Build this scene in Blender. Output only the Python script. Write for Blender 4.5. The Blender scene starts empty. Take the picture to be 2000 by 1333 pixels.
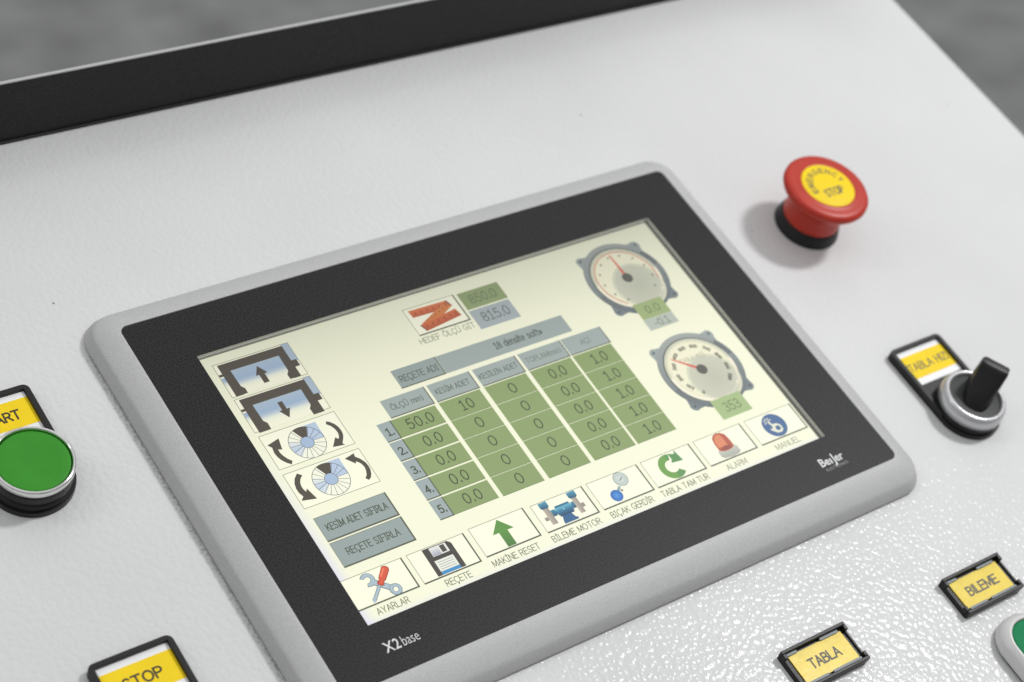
import bpy, bmesh, math, random
from mathutils import Matrix, Vector

random.seed(7)
sc = bpy.context.scene
COL = sc.collection
S = 0.001446                      # one drawing unit of the panel layout in metres
TILT = math.radians(20)           # the desk face leans towards the operator
PANEL = Matrix.Translation((0, 0, 1.0)) @ Matrix.Rotation(TILT, 4, 'X')
ZP = -6.0                         # painted sheet lies 6 units below the terminal's front film


def P3(x, y, z):
    return Vector((x * S, y * S, z * S))


# ------------------------------------------------------------------ camera
CAM_R = ((0.7996162705818244, -0.5349616573624795, 0.27281833694384217),
         (-0.268859633041379, -0.7251568915986975, -0.6339258476255485),
         (0.5369621192800007, 0.4335475841460823, -0.7236768441365429))
CAM_C = (-277.156, -212.009, 384.225)
cam_d = bpy.data.cameras.new('camera')
cam = bpy.data.objects.new('camera', cam_d)
COL.objects.link(cam)
rx, ry, rz = [Vector(r) for r in CAM_R]
m = Matrix((rx, -ry, -rz)).transposed().to_4x4()
m.translation = P3(*CAM_C)
cam.matrix_world = PANEL @ m
cam_d.sensor_width = 36.0
cam_d.lens = 3734.69 / 2000 * 36.0
cam_d.clip_start = 0.01
cam_d.clip_end = 100
cam_d.dof.use_dof = True
cam_d.dof.focus_distance = 0.700
cam_d.dof.aperture_fstop = 9.0
cam_d.dof.aperture_blades = 7
sc.camera = cam

# ------------------------------------------------------------------ light
w = bpy.data.worlds.new("World")
sc.world = w
w.use_nodes = True
bg = w.node_tree.nodes['Background']
# added ambient ramp for the hall: bright overhead, dimmed low to darken side faces
wt = w.node_tree
wc = wt.nodes.new('ShaderNodeTexCoord')
ws = wt.nodes.new('ShaderNodeSeparateXYZ')
wr = wt.nodes.new('ShaderNodeMapRange')
wr.inputs['From Min'].default_value = 0.0
wr.inputs['From Max'].default_value = 1.0
wr.inputs['To Min'].default_value = 0.22
wr.inputs['To Max'].default_value = 0.76
wt.links.new(wc.outputs['Generated'], ws.inputs[0])
wt.links.new(ws.outputs['Z'], wr.inputs['Value'])
wt.links.new(wr.outputs['Result'], bg.inputs['Strength'])
bg.inputs['Color'].default_value = (0.98, 0.99, 1.0, 1)
sc.view_settings.view_transform = 'Standard'
sc.view_settings.look = 'None'
sc.view_settings.exposure = 0
sc.view_settings.gamma = 1


def area(name, direction, dist, sx, sy, power, target=(60, 0, ZP), color=(1, 1, 1)):
    d = bpy.data.lights.new(name, 'AREA')
    d.shape = 'RECTANGLE'
    d.size, d.size_y = sx, sy
    d.energy = power
    d.color = color
    o = bpy.data.objects.new(name, d)
    COL.objects.link(o)
    t = PANEL @ P3(*target)
    v = (PANEL.to_3x3() @ Vector(direction)).normalized()
    o.location = t + v * dist
    o.rotation_euler = v.to_track_quat('Z', 'Y').to_euler()
    return o


area('hall_lamp', (0.53, 0.06, 0.85), 1.9, 0.22, 0.26, 20, (133, 28, ZP))
area('hall_lamp_rear', (0.48, 0.72, 0.52), 3.4, 1.5, 0.5, 4, (20, 60, 0))
area('added_highlight_side', (-0.75, 0.55, 0.75), 3.2, 0.25, 1.4, 7, (0, 0, 0))  # extra light added for highlights on the chrome rings


# ------------------------------------------------------------------ materials
def lin(c):
    out = []
    for v in c[:3]:
        v /= 255.0
        out.append(v / 12.92 if v <= 0.04045 else ((v + 0.055) / 1.055) ** 2.4)
    return out


def mat(name, col, rough=0.5, metal=0.0, bump=None, coat=0.0, spec=0.5, var=0.0, specks=None, coatr=0.1, cells=None):
    """bump: list of (scale per metre, strength, distance, detail)"""
    mt = bpy.data.materials.new(name)
    mt.use_nodes = True
    nt = mt.node_tree
    b = nt.nodes['Principled BSDF']
    b.inputs['Base Color'].default_value = (*col, 1)
    b.inputs['Roughness'].default_value = rough
    b.inputs['Metallic'].default_value = metal
    b.inputs['Specular IOR Level'].default_value = spec
    b.inputs['Coat Weight'].default_value = coat
    b.inputs['Coat Roughness'].default_value = coatr
    tc = nt.nodes.new('ShaderNodeTexCoord')
    src = None
    if var:
        n = nt.nodes.new('ShaderNodeTexNoise')
        n.inputs['Scale'].default_value = var[0]
        n.inputs['Detail'].default_value = var[3] if len(var) > 3 else 6
        nt.links.new(tc.outputs['Object'], n.inputs['Vector'])
        r = nt.nodes.new('ShaderNodeMapRange')
        r.inputs['From Min'].default_value = 0.3
        r.inputs['From Max'].default_value = 0.7
        r.inputs['To Min'].default_value = var[1]
        r.inputs['To Max'].default_value = var[2]
        nt.links.new(n.outputs['Fac'], r.inputs['Value'])
        mx = nt.nodes.new('ShaderNodeMix')
        mx.data_type = 'RGBA'
        mx.blend_type = 'MULTIPLY'
        mx.inputs['Factor'].default_value = 1
        mx.inputs['A'].default_value = (*col, 1)
        nt.links.new(r.outputs['Result'], mx.inputs['B'])
        src = mx.outputs['Result']
    if specks:
        # scattered dirt: small dark dots, (scale, radius, darkness, density)
        v = nt.nodes.new('ShaderNodeTexVoronoi')
        v.inputs['Scale'].default_value = specks[0]
        nt.links.new(tc.outputs['Object'], v.inputs['Vector'])
        sep = nt.nodes.new('ShaderNodeSeparateColor')
        nt.links.new(v.outputs['Color'], sep.inputs['Color'])
        gt = nt.nodes.new('ShaderNodeMath')
        gt.operation = 'GREATER_THAN'
        gt.inputs[1].default_value = 1 - specks[3]
        nt.links.new(sep.outputs['Red'], gt.inputs[0])
        rr = nt.nodes.new('ShaderNodeMapRange')
        rr.inputs['From Min'].default_value = specks[1] * 0.4
        rr.inputs['From Max'].default_value = specks[1]
        rr.inputs['To Min'].default_value = specks[2]
        rr.inputs['To Max'].default_value = 0
        nt.links.new(v.outputs['Distance'], rr.inputs['Value'])
        mu = nt.nodes.new('ShaderNodeMath')
        mu.operation = 'MULTIPLY'
        nt.links.new(gt.outputs[0], mu.inputs[0])
        nt.links.new(rr.outputs['Result'], mu.inputs[1])
        m2 = nt.nodes.new('ShaderNodeMix')
        m2.data_type = 'RGBA'
        nt.links.new(mu.outputs[0], m2.inputs['Factor'])
        if src is None:
            m2.inputs['A'].default_value = (*col, 1)
        else:
            nt.links.new(src, m2.inputs['A'])
        m2.inputs['B'].default_value = (0.03, 0.028, 0.025, 1)
        src = m2.outputs['Result']
    if src is not None:
        nt.links.new(src, b.inputs['Base Color'])
    prev = None
    if cells:
        v = nt.nodes.new('ShaderNodeTexVoronoi')
        v.feature = 'SMOOTH_F1'
        v.inputs['Scale'].default_value = cells[0]
        v.inputs['Smoothness'].default_value = 0.8
        v.voronoi_dimensions = '2D'
        wn = nt.nodes.new('ShaderNodeTexNoise')
        wn.inputs['Scale'].default_value = cells[0] * .5
        nt.links.new(tc.outputs['Object'], wn.inputs['Vector'])
        mv = nt.nodes.new('ShaderNodeMix')
        mv.data_type = 'RGBA'
        mv.inputs['Factor'].default_value = .0025
        nt.links.new(tc.outputs['Object'], mv.inputs['A'])
        nt.links.new(wn.outputs['Color'], mv.inputs['B'])
        nt.links.new(mv.outputs['Result'], v.inputs['Vector'])
        bp = nt.nodes.new('ShaderNodeBump')
        bp.invert = True
        bp.inputs['Strength'].default_value = cells[1]
        bp.inputs['Distance'].default_value = cells[2]
        nt.links.new(v.outputs['Distance'], bp.inputs['Height'])
        prev = bp.outputs['Normal']
    for bsc, bst, bdist, bdet in (bump or []):
        n = nt.nodes.new('ShaderNodeTexNoise')
        n.inputs['Scale'].default_value = bsc
        n.inputs['Detail'].default_value = bdet
        n.inputs['Roughness'].default_value = 0.5
        nt.links.new(tc.outputs['Object'], n.inputs['Vector'])
        bp = nt.nodes.new('ShaderNodeBump')
        bp.inputs['Strength'].default_value = bst
        bp.inputs['Distance'].default_value = bdist
        nt.links.new(n.outputs['Fac'], bp.inputs['Height'])
        if prev:
            nt.links.new(prev, bp.inputs['Normal'])
        prev = bp.outputs['Normal']
    if prev:
        nt.links.new(prev, b.inputs['Normal'])
        nt.links.new(prev, b.inputs['Coat Normal'])
    return mt


M = {}
M['powder'] = mat('white_powder_coat', (0.685, 0.685, 0.685), 0.5, spec=0.15, coat=0.13, coatr=0.13, cells=(440, 0.6, 0.00030),
                  bump=[(620, 0.35, 0.00010, 2.0)], var=(9, 0.95, 1.03), specks=(110, 0.07, 0.7, 0.08))
M['black_sheet'] = mat('black_painted_sheet', (0.009, 0.009, 0.009), 0.5, spec=0.3, bump=[(900, 0.35, 0.0003, 2)],
                       specks=None, var=(900, 0.4, 1.8, 2))
M['sheet_edge'] = mat('bare_sheet_edge', (0.45, 0.45, 0.45), 0.4)
M['housing'] = mat('silver_grey_plastic', (0.485, 0.485, 0.485), 0.5, metal=0.0, spec=0.32, bump=[(2600, 0.25, 0.00006, 2)],
                   var=(2300, 0.88, 1.12, 2))
M['film'] = mat('black_matte_film', (0.0075, 0.0075, 0.0075), 0.44, spec=0.2, bump=[(2600, 0.22, 0.00006, 2)],
                var=(1700, 0.0, 4.2, 2), specks=None)
M['recess'] = mat('grey_recess_wall', (0.62, 0.62, 0.58), 0.5)
M['lcd_border'] = mat('dark_lcd_border', (0.20, 0.205, 0.17), 0.5)
M['gasket'] = mat('black_rubber_gasket', (0.03, 0.03, 0.03), 0.8)
M['print_white'] = mat('white_print', (0.70, 0.70, 0.70), 0.5)
M['print_grey'] = mat('grey_print', (0.30, 0.30, 0.30), 0.5)
M['red'] = mat('red_plastic', (0.50, 0.035, 0.018), 0.38, spec=0.35, bump=[(700, 0.08, 0.0002, 3)], var=(120, 0.92, 1.05))
M['yellow'] = mat('yellow_label', (0.93, 0.67, 0.012), 0.5, spec=0.2, var=(200, 0.96, 1.03))
M['paper'] = mat('white_label_card', (0.88, 0.88, 0.88), 0.45)
M['ink'] = mat('black_ink', (0.03, 0.022, 0.01), 0.5)
M['ink_soft'] = mat('faded_dark_ink', (0.085, 0.08, 0.06), 0.5)
M['black'] = mat('black_plastic', (0.010, 0.010, 0.010), 0.42, spec=0.35, bump=[(1500, 0.25, 0.0002, 2)])
M['dark_grey'] = mat('charcoal_plastic', (0.034, 0.036, 0.035), 0.5, spec=0.35, bump=[(1500, 0.25, 0.0002, 2)])
M['chrome'] = mat('chromed_metal', (0.80, 0.79, 0.78), 0.13, metal=1.0, var=(300, 0.94, 1.04))
M['satin'] = mat('satin_silver_plastic', (0.58, 0.58, 0.59), 0.27, metal=0.55)
M['green'] = mat('green_plastic', (0.036, 0.27, 0.018), 0.45, spec=0.25, bump=[(1200, 0.12, 0.0002, 2)], var=(150, 0.95, 1.04))
M['green2'] = mat('emerald_plastic', (0.012, 0.22, 0.085), 0.6, spec=0.12, bump=[(1200, 0.12, 0.0002, 2)], var=(150, 0.95, 1.04))
M['bezel_grey'] = mat('light_grey_plastic', (0.62, 0.62, 0.61), 0.30)
M['tab'] = mat('smoky_clear_plastic', (0.18, 0.215, 0.225), 0.45)
M['card_shiny'] = mat('yellow_card_under_film', (0.80, 0.60, 0.05), 0.45, spec=0.3, bump=[(260, 0.3, 0.0002, 3)], coat=0.12,
                      var=(260, 0.94, 1.06), coatr=0.2)
M['floor'] = mat('concrete_floor', (0.245, 0.245, 0.245), 0.55, var=(7, 0.74, 1.26, 4))
M['cabinet'] = mat('grey_cabinet_paint', (0.5, 0.5, 0.5), 0.4)


def screen_mat():
    mt = bpy.data.materials.new('lcd_pixels')
    mt.use_nodes = True
    nt = mt.node_tree
    b = nt.nodes['Principled BSDF']
    b.inputs['Base Color'].default_value = (0.02, 0.02, 0.02, 1)
    b.inputs['Roughness'].default_value = 0.35
    b.inputs['Specular IOR Level'].default_value = 0.25
    a = nt.nodes.new('ShaderNodeAttribute')
    a.attribute_name = 'Col'
    nt.links.new(a.outputs['Color'], b.inputs['Emission Color'])
    b.inputs['Emission Strength'].default_value = 1.0
    return mt


M['lcd'] = screen_mat()


# ------------------------------------------------------------------ mesh helpers
def obj(name, bm, mtl, parent=None, kind=None, smooth=22, **props):
    me = bpy.data.meshes.new(name)
    if smooth:
        for f in bm.faces:
            f.smooth = True
    bm.to_mesh(me)
    bm.free()
    if smooth:
        me.set_sharp_from_angle(angle=math.radians(smooth))
    for k in (mtl if isinstance(mtl, (list, tuple)) else [mtl]):
        me.materials.append(k)
    o = bpy.data.objects.new(name, me)
    COL.objects.link(o)
    if parent:
        o.parent = parent
    if kind:
        o['kind'] = kind
    for k, v in props.items():
        o[k] = v
    return o


def thing(name, label, cat, loc, group=None):
    o = bpy.data.objects.new(name, None)
    o.empty_display_size = 0.01
    COL.objects.link(o)
    o.matrix_world = PANEL @ Matrix.Translation(P3(*loc))
    o['label'] = label
    o['category'] = cat
    if group:
        o['group'] = group
    return o


def rrect(x0, y0, x1, y1, r, n=8):
    pts = []
    if not isinstance(r, (list, tuple)):
        r = [r] * 4
    for (cx, cy, a0, q) in ((x1, y1, 0, r[0]), (x0, y1, 90, r[1]), (x0, y0, 180, r[2]), (x1, y0, 270, r[3])):
        sx = 1 if cx == x1 else -1
        sy = 1 if cy == y1 else -1
        for i in range(n + 1):
            a = math.radians(a0 + 90 * i / n)
            pts.append((cx - sx * q + q * math.cos(a), cy - sy * q + q * math.sin(a)))
    return pts


def loft(bm, rings, cap_top=True, cap_bot=False):
    """rings: list of (points2d, z), all the same length"""
    vs = [[bm.verts.new(P3(x, y, z)) for x, y in pts] for pts, z in rings]
    n = len(vs[0])
    for a, b in zip(vs, vs[1:]):
        for i in range(n):
            j = (i + 1) % n
            bm.faces.new((a[i], a[j], b[j], b[i]))
    if cap_top:
        bm.faces.new(vs[-1])
    if cap_bot:
        bm.faces.new(list(reversed(vs[0])))
    return vs


def lathe(bm, prof, cx=0, cy=0, n=72, cap_top=False, cap_bot=False):
    rings = []
    for r, z in prof:
        rings.append(([(cx + r * math.cos(2 * math.pi * i / n), cy + r * math.sin(2 * math.pi * i / n)) for i in range(n)], z))
    loft(bm, rings, cap_top, cap_bot)


def prism(bm, pts, z0, z1, b=0.0, bot=True):
    """extruded outline with an eased top edge of width b (outline is counter-clockwise)"""
    if b:
        cx = sum(p[0] for p in pts) / len(pts)
        cy = sum(p[1] for p in pts) / len(pts)
        ins = inset(pts, b)
        ins2 = inset(pts, b * 0.3)
        loft(bm, [(pts, z0), (pts, z1 - b), (ins2, z1 - b * 0.3), (ins, z1)], True, bot)
    else:
        loft(bm, [(pts, z0), (pts, z1)], True, bot)


def inset(pts, d):
    n = len(pts)
    out = []
    for i in range(n):
        p0, p1, p2 = Vector(pts[i - 1]), Vector(pts[i]), Vector(pts[(i + 1) % n])
        e1 = (p1 - p0)
        e2 = (p2 - p1)
        if e1.length < 1e-9:
            e1 = e2
        if e2.length < 1e-9:
            e2 = e1
        e1.normalize()
        e2.normalize()
        n1 = Vector((-e1.y, e1.x))
        n2 = Vector((-e2.y, e2.x))
        k = n1 + n2
        k = k / max(0.3, k.length_squared / 2) if k.length > 1e-6 else n1
        out.append((p1.x + k.x * d, p1.y + k.y * d))
    return out


def ringprism(bm, outer, inner, z0, z1, b=0.0):
    if b:
        rings = [(outer, z0), (outer, z1 - b), (inset(outer, b * .3), z1 - b * .3), (inset(outer, b), z1),
                 (inset(inner, -b), z1), (inset(inner, -b * .3), z1 - b * .3), (inner, z1 - b), (inner, z0)]
    else:
        rings = [(outer, z0), (outer, z1), (inner, z1), (inner, z0)]
    loft(bm, rings, False, False)


def box(bm, x0, y0, z0, x1, y1, z1, b=0.0):
    prism(bm, [(x0, y0), (x1, y0), (x1, y1), (x0, y1)], z0, z1, b)


# ---- lettering: outlines of the built-in font turned into flat meshes
_tc = {}


def text_geo(s, offset=0.0, spacing=1.0):
    key = (s, offset, spacing)
    if key in _tc:
        return _tc[key]
    cu = bpy.data.curves.new('lettering', 'FONT')
    cu.body = s
    cu.size = 1.0
    cu.offset = offset
    cu.space_character = spacing
    cu.resolution_u = 3
    ob = bpy.data.objects.new('lettering', cu)
    me = ob.to_mesh()
    vs = [(v.co.x, v.co.y) for v in me.vertices]
    fs = [tuple(p.vertices) for p in me.polygons]
    ob.to_mesh_clear()
    bpy.data.objects.remove(ob)
    bpy.data.curves.remove(cu)
    _tc[key] = (vs, fs)
    return vs, fs


CAP = max(v[1] for v in text_geo('H')[0])


def text_shape(s, cx, cy, wd, h, offset=0.0, spacing=1.0, rot=0.0):
    """vertices and faces; wd = total width (None keeps the font's own), h = capital height, cy = mid height"""
    vs, fs = text_geo(s, offset, spacing)
    x0 = min(v[0] for v in vs)
    x1 = max(v[0] for v in vs)
    sy = h / CAP
    sx = sy if wd is None else wd / (x1 - x0)
    mx = (x0 + x1) / 2
    c, si = math.cos(rot), math.sin(rot)
    out = []
    for x, y in vs:
        X, Y = (x - mx) * sx, (y - CAP / 2) * sy
        out.append((cx + X * c - Y * si, cy + X * si + Y * c))
    return out, fs


def add_text(bm, s, cx, cy, wd, h, z, offset=0.0, spacing=1.0, rot=0.0, bend=None):
    vs, fs = text_shape(s, cx, cy, wd, h, offset, spacing, rot)
    bv = [bm.verts.new(P3(x, y, bend(x, y) if bend else z)) for x, y in vs]
    for f in fs:
        try:
            bm.faces.new([bv[i] for i in f])
        except ValueError:
            pass


# ---- a plain monoline alphabet drawn as strokes (screen text, label cards)
def arc(cx, cy, rx, ry, a0, a1, n=10):
    return [(cx + rx * math.cos(math.radians(a0 + (a1 - a0) * i / n)), cy + ry * math.sin(math.radians(a0 + (a1 - a0) * i / n))) for i in range(n + 1)]


def _glyphs():
    O = lambda w: [arc(w / 2, .5, w / 2, .5, 90, 450, 22)]
    g = {}
    g['0'] = (.52, [arc(.26, .5, .26, .5, 90, 450, 20)])
    g['1'] = (.44, [[(.02, .82), (.24, 1), (.24, 0)], [(.04, 0), (.44, 0)]])
    g['2'] = (.52, [arc(.25, .73, .25, .27, 165, -35, 10) + [(.02, 0), (.54, 0)]])
    g['3'] = (.52, [arc(.23, .755, .24, .245, 150, -90, 10)[:-1] + [(.2, .51)], [(.2, .51)] + arc(.22, .26, .28, .26, 80, -150, 10)])
    g['4'] = (.56, [[(.4, 0), (.4, 1), (0, .3), (.56, .3)]])
    g['5'] = (.52, [[(.48, 1), (.09, 1), (.05, .52)] + arc(.24, .31, .27, .31, 125, -145, 12)])
    g['6'] = (.52, [arc(.5, .4, .5, .6, 100, 180, 8) + arc(.26, .31, .26, .31, 180, -180, 16)])
    g['7'] = (.52, [[(0, 1), (.52, 1), (.18, 0)]])
    g['8'] = (.52, [arc(.26, .76, .215, .24, 90, 450, 16), arc(.26, .265, .26, .265, 90, 450, 16)])
    g['9'] = (.52, [arc(.02, .6, .5, .6, -80, 0, 8) + arc(.26, .69, .26, .31, 0, 360, 16)])
    g['.'] = (.08, [[(.04, -.02), (.04, .1)]])
    g['-'] = (.3, [[(0, .4), (.3, .4)]])
    g['A'] = (.68, [[(0, 0), (.34, 1), (.68, 0)], [(.12, .34), (.56, .34)]])
    g['B'] = (.56, [[(0, 0), (0, 1), (.3, 1)] + arc(.3, .765, .22, .235, 90, -90, 8) + [(0, .53)], [(.3, .53)] + arc(.3, .265, .27, .265, 90, -90, 8) + [(0, 0)]])
    g['C'] = (.66, [arc(.37, .5, .37, .5, 48, 312, 16)])
    g['D'] = (.64, [[(0, 0), (0, 1), (.26, 1)] + arc(.26, .5, .38, .5, 90, -90, 12) + [(0, 0)]])
    g['E'] = (.52, [[(.54, 1), (0, 1), (0, 0), (.56, 0)], [(0, .53), (.5, .53)]])
    g['F'] = (.5, [[(.54, 1), (0, 1), (0, 0)], [(0, .5), (.46, .5)]])
    g['G'] = (.7, [arc(.37, .5, .37, .5, 50, 340, 16) + [(.72, .46), (.42, .46)]])
    g['H'] = (.62, [[(0, 0), (0, 1)], [(.62, 0), (.62, 1)], [(0, .53), (.62, .53)]])
    g['I'] = (.04, [[(.02, 0), (.02, 1)]])
    g['\u0131'] = (.3, [[(.15, 0), (.15, 1)], [(0, 0), (.3, 0)], [(0, 1), (.3, 1)]])
    g['K'] = (.6, [[(0, 0), (0, 1)], [(.58, 1), (0, .36)], [(.2, .57), (.62, 0)]])
    g['L'] = (.48, [[(0, 1), (0, 0), (.5, 0)]])
    g['M'] = (.74, [[(0, 0), (0, 1), (.37, .1), (.74, 1), (.74, 0)]])
    g['N'] = (.62, [[(0, 0), (0, 1), (.62, 0), (.62, 1)]])
    g['O'] = (.76, O(.76))
    g['P'] = (.56, [[(0, 0), (0, 1), (.3, 1)] + arc(.3, .735, .26, .265, 90, -90, 8) + [(0, .47)]])
    g['R'] = (.6, [[(0, 0), (0, 1), (.32, 1)] + arc(.32, .74, .25, .26, 90, -90, 8) + [(0, .48)], [(.3, .48), (.62, 0)]])
    g['S'] = (.58, [arc(.3, .755, .245, .245, 25, 270, 10)[:-1] + [(.3, .51)] + arc(.29, .255, .275, .255, 85, -160, 10)])
    g['T'] = (.64, [[(0, 1), (.64, 1)], [(.32, 1), (.32, 0)]])
    g['U'] = (.62, [[(0, 1), (0, .31)] + arc(.31, .31, .31, .31, 180, 360, 10) + [(.62, 1)]])
    g['V'] = (.66, [[(0, 1), (.33, 0), (.66, 1)]])
    g['Y'] = (.66, [[(0, 1), (.33, .45), (.66, 1)], [(.33, .45), (.33, 0)]])
    g['Z'] = (.6, [[(.02, 1), (.58, 1), (0, 0), (.6, 0)]])
    dot = lambda x: [[(x, 1.14), (x, 1.26)]]
    ced = lambda x: [[(x, 0), (x, -.1)] + arc(x - .01, -.17, .08, .07, 90, -120, 6)]
    g['\u0130'] = (.3, g['\u0131'][1] + dot(.15))
    g['\u00c7'] = (.66, g['C'][1] + ced(.38))
    g['\u00d6'] = (.76, g['O'][1] + dot(.25) + dot(.51))
    g['\u00dc'] = (.62, g['U'][1] + dot(.19) + dot(.43))
    x = .72
    g['a'] = (.46, [[(.02, .6)] + arc(.24, .5, .2, .22, 140, 0, 8) + [(.44, 0)], arc(.23, .2, .22, .2, 60, 330, 12)])
    g['d'] = (.48, [arc(.24, .35, .24, .36, 20, 340, 14), [(.48, 1.02), (.48, 0)]])
    g['e'] = (.48, [[(.02, .37), (.47, .37)] + arc(.24, .36, .235, .36, 10, 310, 14)])
    g['f'] = (.3, [arc(.26, .84, .16, .18, 80, 180, 6) + [(.1, 0)], [(0, x), (.28, x)]])
    g['i'] = (.04, [[(.02, 0), (.02, x)], [(.02, .9), (.02, 1.0)]])
    g['m'] = (.74, [[(0, 0), (0, x)], [(0, .45)] + arc(.185, .5, .185, .21, 180, 0, 8) + [(.37, 0)], [(.37, .45)] + arc(.555, .5, .185, .21, 180, 0, 8) + [(.74, 0)]])
    g['n'] = (.44, [[(0, 0), (0, x)], [(0, .45)] + arc(.22, .48, .22, .23, 180, 0, 8) + [(.44, 0)]])
    g['o'] = (.5, [arc(.25, .36, .25, .36, 90, 450, 16)])
    g['s'] = (.42, [arc(.22, .54, .17, .18, 25, 270, 8)[:-1] + [(.22, .36)] + arc(.21, .18, .2, .18, 85, -160, 8)])
    g['t'] = (.28, [[(.1, .95), (.1, .16)] + arc(.23, .14, .13, .14, 180, 280, 5), [(0, x), (.28, x)]])
    g['('] = (.2, [arc(.45, .45, .45, .7, 130, 230, 8)])
    g[')'] = (.2, [arc(-.25, .45, .45, .7, 50, -50, 8)])
    g['\u00bb'] = (.44, [[(0, .6), (.18, .34), (0, .08)], [(.24, .6), (.42, .34), (.24, .08)]])
    g[' '] = (.28, [])
    return g


GL = _glyphs()


def stroke_quads(s, cx, cy, wd, h, weight, rot=0.0, gap=.2):
    """list of (stroke index, quad) for a line of text centred on cx, cy; weight = stroke width in layout units"""
    pen, strokes = 0.0, []
    for ch in s:
        adv, st = GL[ch]
        for line_ in st:
            cur = [line_[0]]
            for i in range(1, len(line_)):
                cur.append(line_[i])
                if i < len(line_) - 1:
                    a_, b_ = Vector(line_[i]) - Vector(line_[i - 1]), Vector(line_[i + 1]) - Vector(line_[i])
                    if a_.length > 1e-6 and b_.length > 1e-6 and a_.normalized().dot(b_.normalized()) < .35:
                        strokes.append([(px + pen, py) for px, py in cur])
                        cur = [line_[i]]
            strokes.append([(px + pen, py) for px, py in cur])
        pen += adv + gap
    tot = pen - gap
    sx = h if wd is None else (wd - weight) / tot
    sy = h - weight
    c, si = math.cos(rot), math.sin(rot)
    out = []
    for k, line_ in enumerate(strokes):
        pts = []
        for px, py in line_:
            X, Y = (px - tot / 2) * sx, (py - .5) * sy
            p = Vector((cx + X * c - Y * si, cy + X * si + Y * c))
            if not pts or (p - pts[-1]).length > 1e-5:
                pts.append(p)
        n = len(pts)
        closed = (pts[0] - pts[-1]).length < 1e-4
        L, Rr = [], []
        for i in range(n):
            d0 = (pts[i] - pts[i - 1]) if i > 0 else ((pts[0] - pts[-2]) if closed else (pts[1] - pts[0]))
            d1 = (pts[i + 1] - pts[i]) if i < n - 1 else ((pts[1] - pts[0]) if closed else (pts[-1] - pts[-2]))
            d0.normalize()
            d1.normalize()
            n0, n1 = Vector((-d0.y, d0.x)), Vector((-d1.y, d1.x))
            mm = n0 + n1
            mm = mm / max(.7, mm.length_squared / 2) if mm.length > 1e-5 else n0
            p = pts[i]
            if not closed and i == 0:
                p = p - d1 * weight / 2
            if not closed and i == n - 1:
                p = p + d0 * weight / 2
            L.append(p + mm * weight / 2)
            Rr.append(p - mm * weight / 2)
        for i in range(n - 1):
            out.append((k, [tuple(Rr[i]), tuple(Rr[i + 1]), tuple(L[i + 1]), tuple(L[i])]))
    return out


def add_strokes(bm, s, cx, cy, wd, h, z, weight, rot=0.0, gap=.2):
    for k, q in stroke_quads(s, cx, cy, wd, h, weight, rot, gap):
        bm.faces.new([bm.verts.new(P3(x, y, z + .004 * (k % 5))) for x, y in q])


# ================================================================== the setting
bm = bmesh.new()
q = 14.0
vs = [bm.verts.new(p) for p in ((-q, -q, 0), (q, -q, 0), (q, q, 0), (-q, q, 0))]
bm.faces.new(vs)
obj('concrete_floor', bm, M['floor'], kind='structure', smooth=0)

# ================================================================== control desk
desk = thing('control_desk', 'white powder coated control desk carrying the terminal and buttons', 'control desk', (0, 0, 0))
bm = bmesh.new()
sheet = rrect(-330, -290, 245.3, 137.5, 1.2, 4)
loft(bm, [(sheet, ZP - 22), (sheet, ZP - 0.5), (inset(sheet, 0.15), ZP - 0.15), (inset(sheet, 0.5), ZP)], True, False)
obj('face_sheet', bm, M['powder'], desk)
bm = bmesh.new()
K = -0.0142


def skew(pts):
    return [(x, y + K * x) for x, y in pts]


prism(bm, skew([(-330, 134.35), (240, 134.35), (240, 135.65), (-330, 135.65)]), ZP + 0.02, 16.7, 0.12)
obj('rear_upstand', bm, M['black_sheet'], desk)
bm = bmesh.new()
prism(bm, skew([(-330, 134.5), (240, 134.5), (240, 135.5), (-330, 135.5)]), 16.6, 17.1, 0.15)
obj('edge_strip', bm, M['sheet_edge'], desk)
bm = bmesh.new()
prism(bm, skew([(-330, 133.75), (240, 133.75), (240, 134.34), (-330, 134.34)]), ZP + 0.01, ZP + 0.9, 0.2)
obj('seam_strip', bm, M['gasket'], desk)
bm = bmesh.new()
box(bm, -300, -260, -560, 205, 110, ZP - 8)
obj('cabinet_body', bm, M['cabinet'], desk)

# ================================================================== touch terminal
term = thing('touch_terminal', 'grey framed touch screen terminal with black film border and lit machine menu', 'touch screen', (0, 0, 0))
OX0, OX1, OY0, OY1 = -91.82, 93.29, -58.88, 59.70            # black film
WX0, WX1, WY0, WY1 = -77.0, 77.0, -44.32, 44.32              # window in it
ex0, ex1, ey0, ey1 = 8.3, 7.4, 9.5, 8.0                      # housing margins round the film (left, right, below, above)


def hring(t, r):
    return rrect(OX0 - ex0 * t, OY0 - ey0 * t, OX1 + ex1 * t, OY1 + ey1 * t, r, 10)


bm = bmesh.new()
loft(bm, [(hring(0.93, 8.0), ZP + 0.35), (hring(0.985, 8.6), ZP + 0.5), (hring(1.0, 8.8), ZP + 0.8), (hring(0.99, 8.7), ZP + 1.3),
          (hring(0.86, 7.8), -2.9), (hring(0.82, 7.5), -2.35), (hring(0.77, 7.1), -1.95), (hring(0.70, 6.6), -1.6), (hring(0.55, 5.6), -0.95),
          (hring(0.33, 4.2), -0.25), (hring(0.14, 3.1), 0.12), (hring(0.04, 2.5), 0.22), (hring(0.008, 2.3), 0.2),
          (hring(0.0, 2.2), 0.05), (hring(0.0, 2.2), -0.8)], False, False)
obj('housing', bm, M['housing'], term, smooth=60)
bm = bmesh.new()
loft(bm, [(hring(0.96, 8.2), ZP + 0.02), (hring(0.96, 8.2), ZP + 0.5)], True, False)
obj('gasket', bm, M['gasket'], term)
bm = bmesh.new()
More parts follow.
